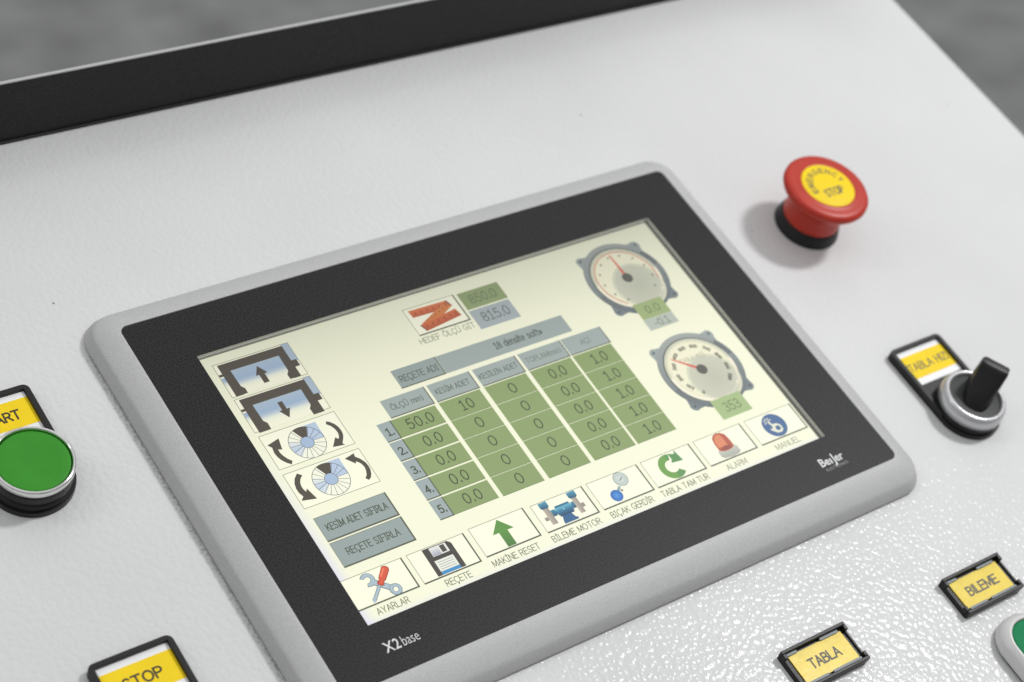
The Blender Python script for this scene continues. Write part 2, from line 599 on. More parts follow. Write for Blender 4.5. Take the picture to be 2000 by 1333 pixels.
ringprism(bm, rrect(OX0 + .06, OY0 + .06, OX1 - .06, OY1 - .06, 2.15, 10), rrect(WX0, WY0, WX1, WY1, 0.15, 10), -0.2, 0.0, 0.04)
film = obj('front_film', bm, M['film'], term, smooth=0)
bm = bmesh.new()
add_text(bm, 'X2', -74.55, -51.45, 4.3, 2.75, 0.02, offset=0.012, spacing=1.08)
add_text(bm, 'base', -69.3, -51.45, 4.75, 2.75, 0.02, offset=-0.008)
obj('model_lettering', bm, M['print_white'], film, smooth=0)
bm = bmesh.new()
add_text(bm, 'Be', 70.35, -51.6, 3.55, 2.55, 0.02, offset=0.018)
add_text(bm, '\u0131', 72.65, -51.6, 0.5, 2.55, 0.02, offset=0.018)
add_text(bm, 'J', 73.6, -51.5, 1.0, 2.95, 0.02, offset=0.018)
add_text(bm, 'er', 75.85, -51.6, 3.0, 2.55, 0.02, offset=0.018)
obj('maker_lettering', bm, M['print_white'], film, smooth=0)
bm = bmesh.new()
add_text(bm, 'ELECTRONICS', 73.3, -54.2, 8.3, 0.85, 0.02, spacing=1.15)
obj('maker_small_lettering', bm, M['print_grey'], film, smooth=0)
bm = bmesh.new()
loft(bm, [(rrect(WX0 - .02, WY0 - .02, WX1 + .02, WY1 + .02, .15, 4), -0.15), (rrect(WX0 - .02, WY0 - .02, WX1 + .02, WY1 + .02, .15, 4), -1.0),
          (rrect(WX0 + .15, WY0 + .15, WX1 - .15, WY1 - .15, .15, 4), -1.05), (rrect(WX0 + .15, WY0 + .15, WX1 - .15, WY1 - .15, .15, 4), -1.75)], False, False)
obj('recess_wall', bm, M['recess'], term)
bm = bmesh.new()
ringprism(bm, rrect(-77.6, -44.9, 77.6, 44.9, .2, 4), rrect(-76.25, -43.75, 75.75, 43.75, .05, 4), -1.9, -1.45)
obj('lcd_border', bm, M['lcd_border'], term)


# dust and grime that has gathered along the left edge of the housing
gm = bpy.data.materials.new('grime')
gm.use_nodes = True
nt = gm.node_tree
pb = nt.nodes['Principled BSDF']
pb.inputs['Base Color'].default_value = (0.05, 0.048, 0.045, 1)
pb.inputs['Roughness'].default_value = 0.9
tcn = nt.nodes.new('ShaderNodeTexCoord')
sx_ = nt.nodes.new('ShaderNodeSeparateXYZ')
nt.links.new(tcn.outputs['Object'], sx_.inputs[0])
nz = nt.nodes.new('ShaderNodeTexNoise')
nz.inputs['Scale'].default_value = 900
nz.inputs['Detail'].default_value = 5
nt.links.new(tcn.outputs['Object'], nz.inputs['Vector'])
fall = nt.nodes.new('ShaderNodeMapRange')
fall.inputs['From Min'].default_value = -102.6 * S
fall.inputs['From Max'].default_value = -100.2 * S
fall.inputs['To Min'].default_value = -0.22
fall.inputs['To Max'].default_value = 0.03
nt.links.new(sx_.outputs['X'], fall.inputs['Value'])
ad = nt.nodes.new('ShaderNodeMath')
nt.links.new(nz.outputs['Fac'], ad.inputs[0])
nt.links.new(fall.outputs['Result'], ad.inputs[1])
th = nt.nodes.new('ShaderNodeMapRange')
th.inputs['From Min'].default_value = 0.44
th.inputs['From Max'].default_value = 0.74
th.inputs['To Max'].default_value = 0.3
nt.links.new(ad.outputs[0], th.inputs['Value'])
nt.links.new(th.outputs['Result'], pb.inputs['Alpha'])
bm = bmesh.new()
n_ = 24
lo, hi = [], []
for i in range(n_ + 1):
    y_ = -62 + 120.0 * i / n_
    lo.append(bm.verts.new(P3(-105, y_, ZP + .03)))
    hi.append(bm.verts.new(P3(-98.5, y_, ZP + .03)))
for i in range(n_):
    bm.faces.new((lo[i], hi[i], hi[i + 1], lo[i + 1]))
obj('grime_line', bm, gm, desk, kind='stuff', smooth=0)

# ------------------------------------------------------------------ display content
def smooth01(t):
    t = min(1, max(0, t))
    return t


def view_dim(x, y):
    """viewing-angle dimming towards the screen top, painted into the pixel colours"""
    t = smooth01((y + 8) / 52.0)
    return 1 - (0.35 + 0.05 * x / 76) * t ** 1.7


ZL = -1.52
LAY = 0.028


class UI:
    def __init__(self):
        self.bm = bmesh.new()
        self.cl = self.bm.loops.layers.float_color.new('Col')

    def poly(self, pts, col, lay=0):
        vs = [self.bm.verts.new(P3(x, y, ZL + LAY * lay)) for x, y in pts]
        f = self.bm.faces.new(vs)
        f.normal_update()
        if f.normal.z < 0:
            f.normal_flip()
        for lp in f.loops:
            x, y = lp.vert.co.x / S, lp.vert.co.y / S
            c = lin(col(x, y)) if callable(col) else lin(col)
            g = view_dim(x, y)  # dimming of the upper screen goes into the vertex colours
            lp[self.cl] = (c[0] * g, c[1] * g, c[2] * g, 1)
        return f

    def rect(self, x0, y0, x1, y1, col, lay=0):
        self.poly([(x0, y0), (x1, y0), (x1, y1), (x0, y1)], col, lay)

    def grid(self, x0, y0, x1, y1, nx, ny, col, lay=0):
        for i in range(nx):
            for j in range(ny):
                self.rect(x0 + (x1 - x0) * i / nx, y0 + (y1 - y0) * j / ny, x0 + (x1 - x0) * (i + 1) / nx, y0 + (y1 - y0) * (j + 1) / ny, col, lay)

    def line(self, pts, wd, col, lay=1):
        for (xa, ya), (xb, yb) in zip(pts, pts[1:]):
            d = Vector((xb - xa, yb - ya))
            if d.length < 1e-6:
                continue
            d.normalize()
            k = Vector((-d.y, d.x)) * wd / 2
            e = d * wd * 0.25
            self.poly([(xa - e.x - k.x, ya - e.y - k.y), (xb + e.x - k.x, yb + e.y - k.y), (xb + e.x + k.x, yb + e.y + k.y), (xa - e.x + k.x, ya - e.y + k.y)], col, lay)

    def frame(self, x0, y0, x1, y1, wd, col, lay=1):
        self.rect(x0, y0, x1, y0 + wd, col, lay)
        self.rect(x0, y1 - wd, x1, y1, col, lay)
        self.rect(x0, y0 + wd, x0 + wd, y1 - wd, col, lay)
        self.rect(x1 - wd, y0 + wd, x1, y1 - wd, col, lay)

    def disc(self, cx, cy, r, col, lay=0, n=40, ry=None):
        ry = ry or r
        self.poly([(cx + r * math.cos(2 * math.pi * i / n), cy + ry * math.sin(2 * math.pi * i / n)) for i in range(n)], col, lay)

    def radial(self, cx, cy, r, c0, c1, lay=0, n=36, off=(0, 0)):
        """disc shaded from a centre colour to a rim colour"""
        steps = 5
        for k in range(steps):
            a0, a1 = k / steps, (k + 1) / steps
            for i in range(n):
                t0, t1 = 2 * math.pi * i / n, 2 * math.pi * (i + 1) / n
                def pt(a, t):
                    return (cx + off[0] * (1 - a) + r * a * math.cos(t), cy + off[1] * (1 - a) + r * a * math.sin(t))
                def cc(x, y, a0=a0, a1=a1):
                    a = min(1, math.hypot(x - cx, y - cy) / r)
                    return [c0[q] + (c1[q] - c0[q]) * a for q in range(3)]
                ps = [pt(a0, t0), pt(a1, t0), pt(a1, t1), pt(a0, t1)]
                if k == 0:
                    ps = [pt(0, 0), pt(a1, t0), pt(a1, t1)]
                self.poly(ps, cc, lay)

    def ring(self, cx, cy, r0, r1, col, lay=0, a0=0, a1=360, n=60):
        for i in range(n):
            t0 = math.radians(a0 + (a1 - a0) * i / n)
            t1 = math.radians(a0 + (a1 - a0) * (i + 1) / n)
            self.poly([(cx + r0 * math.cos(t0), cy + r0 * math.sin(t0)), (cx + r1 * math.cos(t0), cy + r1 * math.sin(t0)),
                       (cx + r1 * math.cos(t1), cy + r1 * math.sin(t1)), (cx + r0 * math.cos(t1), cy + r0 * math.sin(t1))], col, lay)

    def text(self, s, cx, cy, wd, h, col, lay=2, weight=.26, rot=0.0, gap=.2):
        for k, q in stroke_quads(s.replace('I', '\u0131'), cx, cy, wd, h, weight, rot, gap):
            self.poly(q, col, lay + .1 * (k % 5))

    def done(self, name, parent, **props):
        return obj(name, self.bm, M['lcd'], parent, smooth=0, **props)


BGC = (244, 245, 217)
GREY = (150, 163, 160)
GREEN = (139, 159, 103)
EDGE = (86, 90, 74)
TXT = (64, 72, 52)

# backlit page background
def page(x, y):
    c = list(BGC)
    e = max(0.0, 1 - (x + 76.3) / 3.0) * smooth01((14 - y) / 40.0) + max(0.0, 1 - (y + 43.8) / 1.6) * 0.5
    e = min(1, e)
    t = (226, 225, 238)
    return [c[k] + (t[k] - c[k]) * e for k in range(3)]


u = UI()
xs = [-76.3, -75.3, -74.2, -73] + [-73 + 148.8 * i / 10 for i in range(1, 11)]
ys = [-43.8, -43.2, -42.2] + [-42.2 + 86 * i / 14 for i in range(1, 15)]
for i in range(len(xs) - 1):
    for j in range(len(ys) - 1):
        u.rect(xs[i], ys[j], xs[i + 1], ys[j + 1], page, 0)
disp = u.done('display', term)


def key(x0, y0, x1, y1, heavy=True, fill=None, lay=1):
    """a touch key: hairline at the top and left, heavy line at the right and bottom"""
    k = UI()
    if fill:
        k.rect(x0, y0, x1, y1, fill, lay)
    else:
        k.rect(x0, y0, x1, y1, (250, 250, 226), lay)
    ln = (128, 132, 110)
    k.rect(x0, y1 - .16, x1, y1, ln, lay + 1)
    k.rect(x0, y0, x0 + .16, y1 - .16, ln, lay + 1)
    if heavy:
        k.rect(x0 + .16, y0, x1, y0 + .44, EDGE, lay + 1)
        k.rect(x1 - .44, y0 + .44, x1, y1, EDGE, lay + 1)
    else:
        k.rect(x0 + .16, y0, x1, y0 + .16, ln, lay + 1)
        k.rect(x1 - .16, y0 + .16, x1, y1, ln, lay + 1)
    return k


DK = (80, 73, 62)
# lift and lower keys with the gate symbol
def sky_col(x, y, y1=40.0, y0=30.0):
    t = (y1 - y) / (y1 - y0)
    pts = [(0, (176, 194, 205)), (0.3, (164, 186, 208)), (0.5, (158, 180, 206)), (0.62, (222, 230, 220)), (0.72, (246, 246, 222)), (1, (248, 248, 222))]
    if t <= 0:
        return pts[0][1]
    for (a, ca), (b, cb) in zip(pts, pts[1:]):
        if t <= b:
            q = (t - a) / (b - a)
            return [ca[k] + (cb[k] - ca[k]) * q for k in range(3)]
    return pts[-1][1]


def gate_key(dy, arrow, drop):
    k = key(-74.1, 29.5 + dy, -51.3, 40.95 + dy, False)
    for i in range(8):
        ya, yb = 37.7 - 8.2 * i / 8, 37.7 - 8.2 * (i + 1) / 8
        k.rect(-70.5, yb + dy, -55.5, ya + dy, lambda x, y: sky_col(x, y - dy, 39.0, 29.2), 3)
    for i in range(4):
        ya, yb = 36.2 - 4.2 * i / 4, 36.2 - 4.2 * (i + 1) / 4
        k.rect(-73.9, yb + dy, -72.4, ya + dy, lambda x, y: sky_col(x, y - dy, 37.5, 32.0), 3)
    k.rect(-53.6, 34.6 + dy, -51.45, 40.8 + dy, (170, 188, 202), 3)
    d = drop
    k.poly([(-72.9, 40.4 + dy), (-72.9, 37.4 + dy), (-73.95, 37.4 + dy), (-73.95, 36.6 + dy), (-72.9, 36.6 + dy), (-72.9, 29.6 + dy - d), (-69.45, 29.6 + dy - d),
            (-69.4, 31.2 + dy), (-70.15, 32.2 + dy), (-70.3, 37.7 + dy), (-55.8, 37.7 + dy), (-55.9, 32.3 + dy), (-56.75, 31.2 + dy), (-56.7, 29.6 + dy - d),
            (-53.4, 29.6 + dy - d), (-53.4, 32.8 + dy), (-51.9, 32.8 + dy), (-51.9, 35.05 + dy), (-53.4, 35.05 + dy), (-53.4, 40.4 + dy)], DK, 4)
    k.poly(arrow, DK, 4)
    return k


k = gate_key(0, [(-63.0, 36.7), (-64.75, 33.8), (-63.85, 33.8), (-63.85, 30.9), (-62.2, 30.9), (-62.2, 33.8), (-61.3, 33.8)], 0)
k.done('touch_key', disp, label='touch key with dark gate symbol and arrow pointing up')
k = gate_key(-12.1, [(-63.85, 24.0), (-63.85, 21.35), (-64.75, 21.35), (-63.15, 18.5), (-61.5, 21.35), (-62.45, 21.35), (-62.45, 24.0)], 0.5)
k.done('touch_key', disp, label='touch key with dark gate symbol and arrow pointing down')


def disc_key(y0, y1, cy, arrows):
    k = key(-73.9, y0, -51.1, y1, False)
    cx = -62.8
    # pale corner of the picture behind the disc
    k.poly([(cx + .2, cy + 5.1), (cx + 5.2, cy + 5.1), (cx + 5.2, cy + .3), (cx + .2, cy + .3)], (184, 202, 222), 2)

    def wedge(x, y):
        a = math.degrees(math.atan2(y - cy, x - cx)) % 360
        if a < 92:
            return (186, 203, 224)
        if 150 < a < 225:
            t = abs(a - 195) / 40
            return [188 + 50 * t, 205 + 35 * t, 224 + 4 * t]
        return (246, 247, 226)

    n = 18
    for i in range(n):
        t0, t1 = 2 * math.pi * i / n, 2 * math.pi * (i + 1) / n
        for s_ in range(3):
            ta, tb = t0 + (t1 - t0) * s_ / 3, t0 + (t1 - t0) * (s_ + 1) / 3
            mid = (ta + tb) / 2
            c = wedge(cx + 3 * math.cos(mid), cy + 3 * math.sin(mid))
            k.poly([(cx, cy), (cx + 5 * math.cos(ta), cy + 5 * math.sin(ta)), (cx + 5 * math.cos(tb), cy + 5 * math.sin(tb))], c, 3)
        k.line([(cx + 1.8 * math.cos(t0), cy + 1.8 * math.sin(t0)), (cx + 5 * math.cos(t0), cy + 5 * math.sin(t0))], .13, (92, 100, 106), 4)
    k.ring(cx, cy, 4.92, 5.08, (92, 100, 106), 5)
    k.disc(cx, cy, 1.78, (166, 188, 214), 5, 28)
    k.ring(cx, cy, 1.72, 1.86, (92, 100, 106), 6, n=28)
    k.poly([(cx + q[0], cy + q[1]) for q in ((-1.95, 4.6), (-1.1, 4.9), (0, 5.03), (1.1, 4.9), (2.3, 4.45), (.85, 1.58), (0, 1.8), (-.6, 1.7))], DK, 6)
    for pts in arrows:
        k.poly(pts, DK, 4)
    return k


CW = [[(-73.0, 12.75), (-69.2, 13.7), (-70.0, 10.2), (-71.0, 10.65), (-71.05, 9.5), (-70.7, 8.3), (-70.1, 7.1), (-69.3, 6.15), (-70.0, 5.2), (-71.0, 6.1), (-71.9, 7.4), (-72.35, 8.7), (-72.5, 10.0), (-72.2, 11.7)],
      [(-54.8, 13.95), (-53.9, 13.3), (-53.1, 12.3), (-52.6, 11.0), (-52.5, 9.6), (-52.8, 8.3), (-53.3, 7.5), (-54.3, 6.1), (-53.9, 5.45), (-57.3, 6.0), (-55.2, 8.5), (-54.6, 7.75), (-54.0, 8.5), (-53.75, 9.6), (-53.85, 10.8), (-54.4, 12.1), (-55.3, 13.1)]]
CCW = [[(-70.2, 2.25), (-69.2, 1.25), (-70.1, .5), (-70.8, -.5), (-71.1, -1.6), (-71.1, -2.6), (-70.8, -3.6), (-70.15, -2.8), (-69.2, -6.5), (-73.3, -5.6), (-72.2, -4.6), (-72.7, -3.3), (-72.75, -1.9), (-72.4, -.4), (-71.6, 1.0)],
       [(-56.3, 1.6), (-53.2, 2.25), (-53.45, 1.2), (-52.5, .1), (-51.8, -1.3), (-51.6, -2.6), (-51.7, -3.8), (-52.2, -5.1), (-52.9, -6.1), (-53.75, -6.6), (-54.4, -5.8), (-53.5, -4.9), (-53.0, -3.7), (-52.8, -2.6), (-53.0, -1.5), (-53.5, -.7), (-54.0, -.25), (-54.35, -.85)]]
disc_key(4.8, 16.1, 9.8, CW).done('touch_key', disp, label='touch key with segmented disc and clockwise arrows')
disc_key(-8.1, 3.25, -2.6, CCW).done('touch_key', disp, label='touch key with segmented disc and anticlockwise arrows')

for y0, y1, s, wd in ((-19.05, -11.4, 'KESİM ADET SIFIRLA', 18.0), (-27.25, -19.45, 'REÇETE SIFIRLA', 15.6)):
    k = key(-73.25, y0, -51.85, y1, True, GREY)
    k.text(s, -62.5, (y0 + y1) / 2 + .1, wd, 2.2, TXT, 3, .23)
    k.done('touch_key', disp, label='grey touch key reading ' + s)

# bottom row of picture keys
BX = [(-76.6, -58.4), (-57.0, -39.5), (-37.75, -20.25), (-18.25, -1.0), (.45, 17.95), (19.25, 36.75), (38.25, 55.8), (57.45, 75.2)]
caps = [('AYARLAR', -67.6, 9.4), ('REÇETE', -48.0, 7.7), ('MAKİNE RESET', -30.0, 14.8), ('BİLEME MOTOR', -10.3, 16.0), ('BIÇAK GERDİR', 8.5, 14.5), ('TABLA TAM TUR', 27.2, 16.8), ('ALARM', 46.0, 7.3), ('MANUEL', 65.5, 9.2)]
keys = []
for i, (a, b) in enumerate(BX):
    yb = -39.5 if i < 2 else (-39.1 if i == 2 else -39.3)
    yt = -30.15 if i != 2 else -29.7
    keys.append(key(a, yb, b, yt))
for s, cx, wd in caps:
    c = UI()
    c.text(s, cx, -41.35, wd, 2.0, (104, 106, 82) if cx < 40 else (140, 140, 116), 1, .21)
    c.done('key_caption', disp)

# tools
k = keys[0]
STEEL, STEEL_D = (172, 192, 202), (96, 116, 124)
k.line([(-69.0, -33.3), (-65.2, -36.9)], 1.75, STEEL_D, 3)
k.line([(-69.0, -33.3), (-65.2, -36.9)], 1.35, STEEL, 4)
k.ring(-69.75, -32.55, .85, 2.0, STEEL_D, 3, -120, 150, 26)
k.ring(-69.75, -32.55, 1.0, 1.82, STEEL, 4, -116, 146, 26)
k.ring(-64.5, -37.6, .7, 1.7, STEEL_D, 4, n=26)
k.ring(-64.5, -37.6, .85, 1.5, STEEL, 5, n=26)
k.line([(-67.7, -35.0), (-71.0, -38.2)], .95, STEEL_D, 5)
k.line([(-67.7, -35.0), (-71.0, -38.2)], .6, STEEL, 6)
k.poly([(-70.5, -37.6), (-70.9, -38.9), (-71.7, -38.8), (-71.6, -37.9), (-71.1, -37.3)], STEEL, 6)
hd = [(-64.5, -30.45), (-63.5, -30.7), (-63.0, -31.4), (-63.2, -32.2), (-65.5, -34.4), (-66.1, -34.6), (-66.6, -35.5), (-67.3, -35.5), (-68.1, -34.7), (-68.0, -34.1), (-67.1, -33.6), (-66.9, -33.0)]
k.poly(hd, (168, 62, 40), 7)
k.poly([(-64.6, -30.75), (-63.7, -30.9), (-63.3, -31.4), (-63.5, -32.1), (-65.7, -34.2), (-66.3, -34.5), (-66.7, -35.2), (-67.3, -35.2), (-67.8, -34.6), (-66.9, -33.5), (-66.6, -32.9)], (216, 88, 58), 8)
k.line([(-64.4, -31.3), (-66.2, -33.0)], .42, (238, 128, 92), 9)
k.done('touch_key', disp, label='touch key with crossed wrench and red screwdriver')
# floppy disk
k = keys[1]
k.poly([(-52.5, -30.5), (-52.55, -38.9), (-44.0, -38.9), (-44.0, -31.4), (-44.9, -30.5)], (66, 62, 58), 3)
k.rect(-50.6, -33.4, -45.6, -30.75, (232, 232, 222), 4)
k.poly([(-50.5, -33.3), (-48.0, -33.3), (-48.0, -30.85), (-50.5, -30.85)], lambda x, y: (232, 232, 228) if y > -32 else (158, 164, 180), 5)
k.rect(-47.6, -33.1, -46.2, -31.0, (74, 70, 64), 5)
k.rect(-51.15, -38.9, -45.5, -34.6, (234, 236, 222), 4)
for i in range(4):
    k.rect(-50.6, -35.35 - .68 * i, -46.0, -35.2 - .68 * i, (140, 150, 150), 5)
k.rect(-51.15, -38.9, -45.5, -37.9, (62, 142, 196), 5)
k.done('touch_key', disp, label='touch key with dark floppy disk picture')
# up arrow
k = keys[2]
k.poly([(-29.0, -30.2), (-32.5, -33.95), (-30.6, -33.95), (-30.6, -38.55), (-27.9, -38.55), (-27.9, -33.95), (-25.9, -33.95)],
       lambda x, y: (92, 146, 62) if y > -35 else (74, 122, 54), 3)
k.done('touch_key', disp, label='touch key with thick green arrow pointing up')
# grinding motor
k = keys[3]
STN = (176, 166, 152)
k.rect(-15.5, -37.6, -13.75, -32.0, lambda x, y: (188, 178, 164) if x < -14.6 else (150, 142, 132), 3)
k.rect(-6.1, -37.5, -4.5, -32.0, lambda x, y: (190, 180, 166) if x < -5.4 else (152, 144, 132), 3)
k.rect(-16.6, -36.0, -15.5, -34.9, (150, 144, 132), 3)
k.rect(-4.5, -36.0, -3.5, -34.7, (150, 144, 132), 3)
for x0 in (-15.95, -6.6):
    k.poly([(x0, -30.5), (x0, -32.0), (x0 + .4, -32.5), (x0 + 2.3, -32.5), (x0 + 2.7, -32.1), (x0 + 2.7, -30.4)], lambda x, y: (84, 158, 186) if y > -31.2 else (38, 92, 120), 4)
k.poly([(-12.2, -38.6), (-12.1, -37.8), (-11.5, -36.2), (-8.6, -36.2), (-8.1, -37.7), (-7.5, -38.0), (-7.6, -38.6)], (44, 96, 142), 4)
for i in range(6):
    ya, yb = -32.85 - .58 * i, -32.85 - .58 * (i + 1)
    cc = [(46, 108, 140), (96, 170, 196), (70, 146, 178), (52, 118, 152), (40, 92, 126), (34, 76, 108)][i]
    e0 = .9 * abs(2.5 - i) / 2.5
    k.rect(-12.6 + e0 * .6, yb, -6.9 - e0 * .6, ya, cc, 5)
k.rect(-13.75, -35.5, -12.4, -33.5, lambda x, y: (66, 136, 164) if y > -34 else (34, 80, 106), 4)
k.rect(-7.1, -35.4, -6.1, -33.4, lambda x, y: (66, 136, 164) if y > -34 else (34, 80, 106), 4)
k.disc(-9.9, -34.4, .3, (150, 190, 196), 6, 12)
k.done('touch_key', disp, label='touch key with blue bench grinder motor picture')
# pressure gauge with ball
k = keys[4]
k.disc(10.8, -32.55, 2.25, (150, 166, 162), 3, 36)
k.disc(10.8, -32.55, 1.95, (206, 216, 206), 4, 36)
k.disc(10.8, -32.55, 1.55, (176, 190, 186), 5, 36)
k.disc(10.7, -32.55, 1.3, (204, 214, 206), 6, 36)
k.line([(10.2, -32.9), (11.5, -32.2)], .22, (86, 104, 104), 7)
k.poly([(8.65, -34.2), (9.4, -34.5), (8.4, -35.7), (7.4, -35.4)], (142, 166, 172), 3)
k.disc(8.95, -35.75, .42, (150, 140, 130), 4, 14)
k.radial(6.55, -36.65, 1.85, (84, 158, 224), (36, 98, 178), 4, 30)
k.done('touch_key', disp, label='touch key with pressure gauge over a blue ball')
# rotate arrow
k = keys[5]
GRN = lambda x, y: (110, 160, 74) if x < 27.5 else (92, 148, 84)
k.ring(27.4, -34.7, 2.0, 4.05, GRN, 3, 72, 318, 34)
k.poly([(28.6, -30.75), (30.5, -31.5), (31.1, -30.2), (31.85, -34.2), (28.0, -33.75), (28.75, -32.7)], (88, 146, 84), 4)
k.done('touch_key', disp, label='touch key with green circular arrow')
# alarm lamp
k = keys[6]
k.poly([(43.3, -36.0), (43.3, -37.8), (44.2, -38.5), (46.8, -38.8), (49.3, -38.6), (50.2, -38.0), (50.2, -36.0), (49, -35.2), (44.4, -35.2)],
       lambda x, y: (206, 206, 190) if y > -37 else (176, 178, 168), 3)
k.poly([(43.95, -35.8), (44.0, -33.2), (44.4, -31.6), (45.4, -30.7), (46.7, -30.4), (48.0, -30.7), (49.0, -31.6), (49.35, -33.2), (49.4, -35.8), (48.2, -36.4), (46.7, -36.55), (45.2, -36.4)], (184, 92, 66), 4)
k.poly([(44.4, -35.0), (44.5, -33.2), (44.9, -31.9), (45.8, -31.1), (46.7, -30.9), (47.5, -31.3), (47.7, -33.2), (47.6, -35.0)], (222, 138, 98), 5)
k.poly([(44.8, -35.5), (46.7, -34.8), (48.6, -35.5), (48.2, -36.1), (46.7, -36.3), (45.2, -36.1)], (150, 78, 64), 6)
k.done('touch_key', disp, label='touch key with orange beacon lamp')
# hand
k = keys[7]
k.disc(65.75, -34.75, 3.95, (70, 104, 150), 3, 44)
WH = (232, 234, 208)
k.poly([(64.75, -34.6), (65.3, -34.25), (66.6, -34.35), (67.6, -35.3), (67.5, -36.8), (66.5, -37.5), (65.0, -37.3), (63.6, -35.9), (63.75, -35.35), (64.6, -35.6)], WH, 4)
k.poly([(65.5, -35.2), (66.5, -35.1), (67.0, -35.7), (66.9, -36.5), (66.2, -36.8), (65.3, -36.4)], (70, 104, 150), 5)
k.line([(65.2, -35.2), (64.55, -33.1)], .62, WH, 4)
for a in (20, 60, 105, 150, 195):
    c_, s_ = math.cos(math.radians(a)), math.sin(math.radians(a))
    k.line([(64.45 + .7 * c_, -33.1 + .7 * s_), (64.45 + 1.35 * c_, -33.1 + 1.35 * s_)], .32, WH, 4)
k.done('touch_key', disp, label='touch key with white pointing hand in a blue circle')

# measuring tape key and its values
k = key(-15.3, 29.85, 1.95, 39.7)
TP = (206, 108, 58)
k.poly([(-13.9, 38.8), (-13.6, 36.2), (-3.0, 35.9), (-.4, 36.2), (-1.2, 38.5)], lambda x, y: (222, 122, 72) if y > 37 else (190, 92, 52), 3)
k.poly([(-12.6, 33.4), (-11.6, 31.0), (-.6, 36.2), (-1.4, 37.4), (-3.6, 37.4)], (212, 126, 66), 4)
k.poly([(-13.3, 33.1), (-12.4, 30.7), (.3, 32.3), (-.3, 35.0)], lambda x, y: (214, 112, 62) if y > 33 else (184, 88, 52), 5)
for i in range(6):
    k.line([(-12.3 + 2.0 * i, 37.0), (-12.3 + 2.0 * i, 37.7)], .22, (120, 66, 44), 6)
    k.line([(-11.4 + 2.1 * i, 32.0 + .24 * i), (-11.4 + 2.1 * i, 32.8 + .24 * i)], .3, (120, 66, 44), 6)
    k.line([(-10.2 + 1.6 * i, 33.8 + .55 * i), (-9.9 + 1.6 * i, 34.2 + .55 * i)], .22, (130, 74, 44), 6)
k.poly([(-.4, 36.2), (-1.2, 38.5), (-1.9, 38.5), (-1.5, 36.9)], (156, 92, 70), 6)
k.poly([(-13.3, 33.1), (-12.4, 30.7), (-11.9, 31.2), (-12.8, 33.1)], (146, 84, 66), 6)
k.done('touch_key', disp, label='touch key with folded orange measuring tape')
c = UI()
c.text('HEDEF ÖLÇÜ GİT', -7.2, 28.1, 18.4, 2.0, (138, 140, 116), 1, .21)
c.done('key_caption', disp)


def cell(name, x0, y0, x1, y1, fill, s, h=3.7, wd=None, off=.26, right=True, dx=0.0, dy=0.0, col=TXT, gap=.2, bottom=True):
    k = UI()
    k.rect(x0, y0, x1, y1, fill, 1)
    if right:
        k.rect(x1 - .32, y0, x1, y1, EDGE, 2)
    if bottom:
        k.rect(x0, y0, x1, y0 + (.32 if right else .14), EDGE if right else (118, 132, 88), 2)
    if s:
        k.text(s, (x0 + x1) / 2 + dx, (y0 + y1) / 2 + dy, wd, h, col, 3, off, 0.0, gap)
    return k.done(name, disp)


cell('value_field', 3.0, 33.15, 17.1, 39.4, (144, 162, 112), '850.0', 3.3, 9.2, .36, False, 0, 0, (112, 124, 92), bottom=False)
cell('value_field', 2.9, 25.8, 16.8, 32.7, (168, 178, 180), '815.0', 3.5, 9.4, .4, False, 0.3, .2, (112, 118, 112), bottom=False)
cell('header_cell', -29.8, 15.85, -15.3, 22.2, GREY, 'REÇETE ADI', 2.2, 12.4, .2, True, 0, -.2)
cell('header_cell', -15.2, 15.9, 28.4, 22.1, (158, 170, 166), '18 densite soft»', 2.5, 16.6, .34, False, 4.6, .2, (92, 100, 92), bottom=False)
HD = ['ÖLÇÜ mm)', 'KESİM ADET', 'KESİLEN ADET', 'TOPLAM(mm)', 'AÇI']
CX = [(-38.5, -23.85), (-23.0, -9.0), (-7.9, 6.7), (7.6, 22.45), (22.75, 37.05)]
for (a, b), s, wd in zip(CX, HD, (10.2, 11.2, 13.0, 12.2, 3.4)):
    cell('header_cell', a + (.6 if a < -30 else 0), 8.25, b, 14.4, (161, 173, 169), s, 1.9, wd, .21, True, -.2, .1, (92, 100, 88) if a < 5 else (120, 128, 118))
RY = [8.05, 1.55, -5.0, -11.6, -18.25, -24.8]
VAL = [['50.0', '0.0', '0.0', '0.0', '0.0'], ['10', '0', '0', '0', '0'], ['0'] * 5, ['0.0'] * 5, ['1.0'] * 5]
for ci, (a, b) in enumerate(CX):
    for r in range(5):
        s = VAL[ci][r]
        wd = {'50.0': 8.3, '0.0': 5.6, '10': 4.3, '0': 2.35, '1.0': 5.3}[s]
        g = 0.06 if ci else 0.22
        k = UI()
        k.rect(a, RY[r + 1] + g, b - .45, RY[r] - g, GREEN, 1)
        k.rect(a, RY[r + 1] + g, b - .45, RY[r + 1] + g + .17, (112, 128, 84), 2)
        k.rect(a, RY[r] - g - .1, b - .45, RY[r] - g, (176, 194, 144), 2)
        k.text(s, (a + b) / 2 + .3, (RY[r] + RY[r + 1]) / 2 + .1, wd, 3.45, TXT, 3, .34, 0.0, .24)
        k.done('table_cell', disp)
for r in range(5):
    cell('row_number_cell', -42.85, RY[r + 1] + .15, -38.5, RY[r] - .15, (157, 171, 170), '%d.' % (r + 1), 2.6, 2.2, .36, True, .1, -.1)


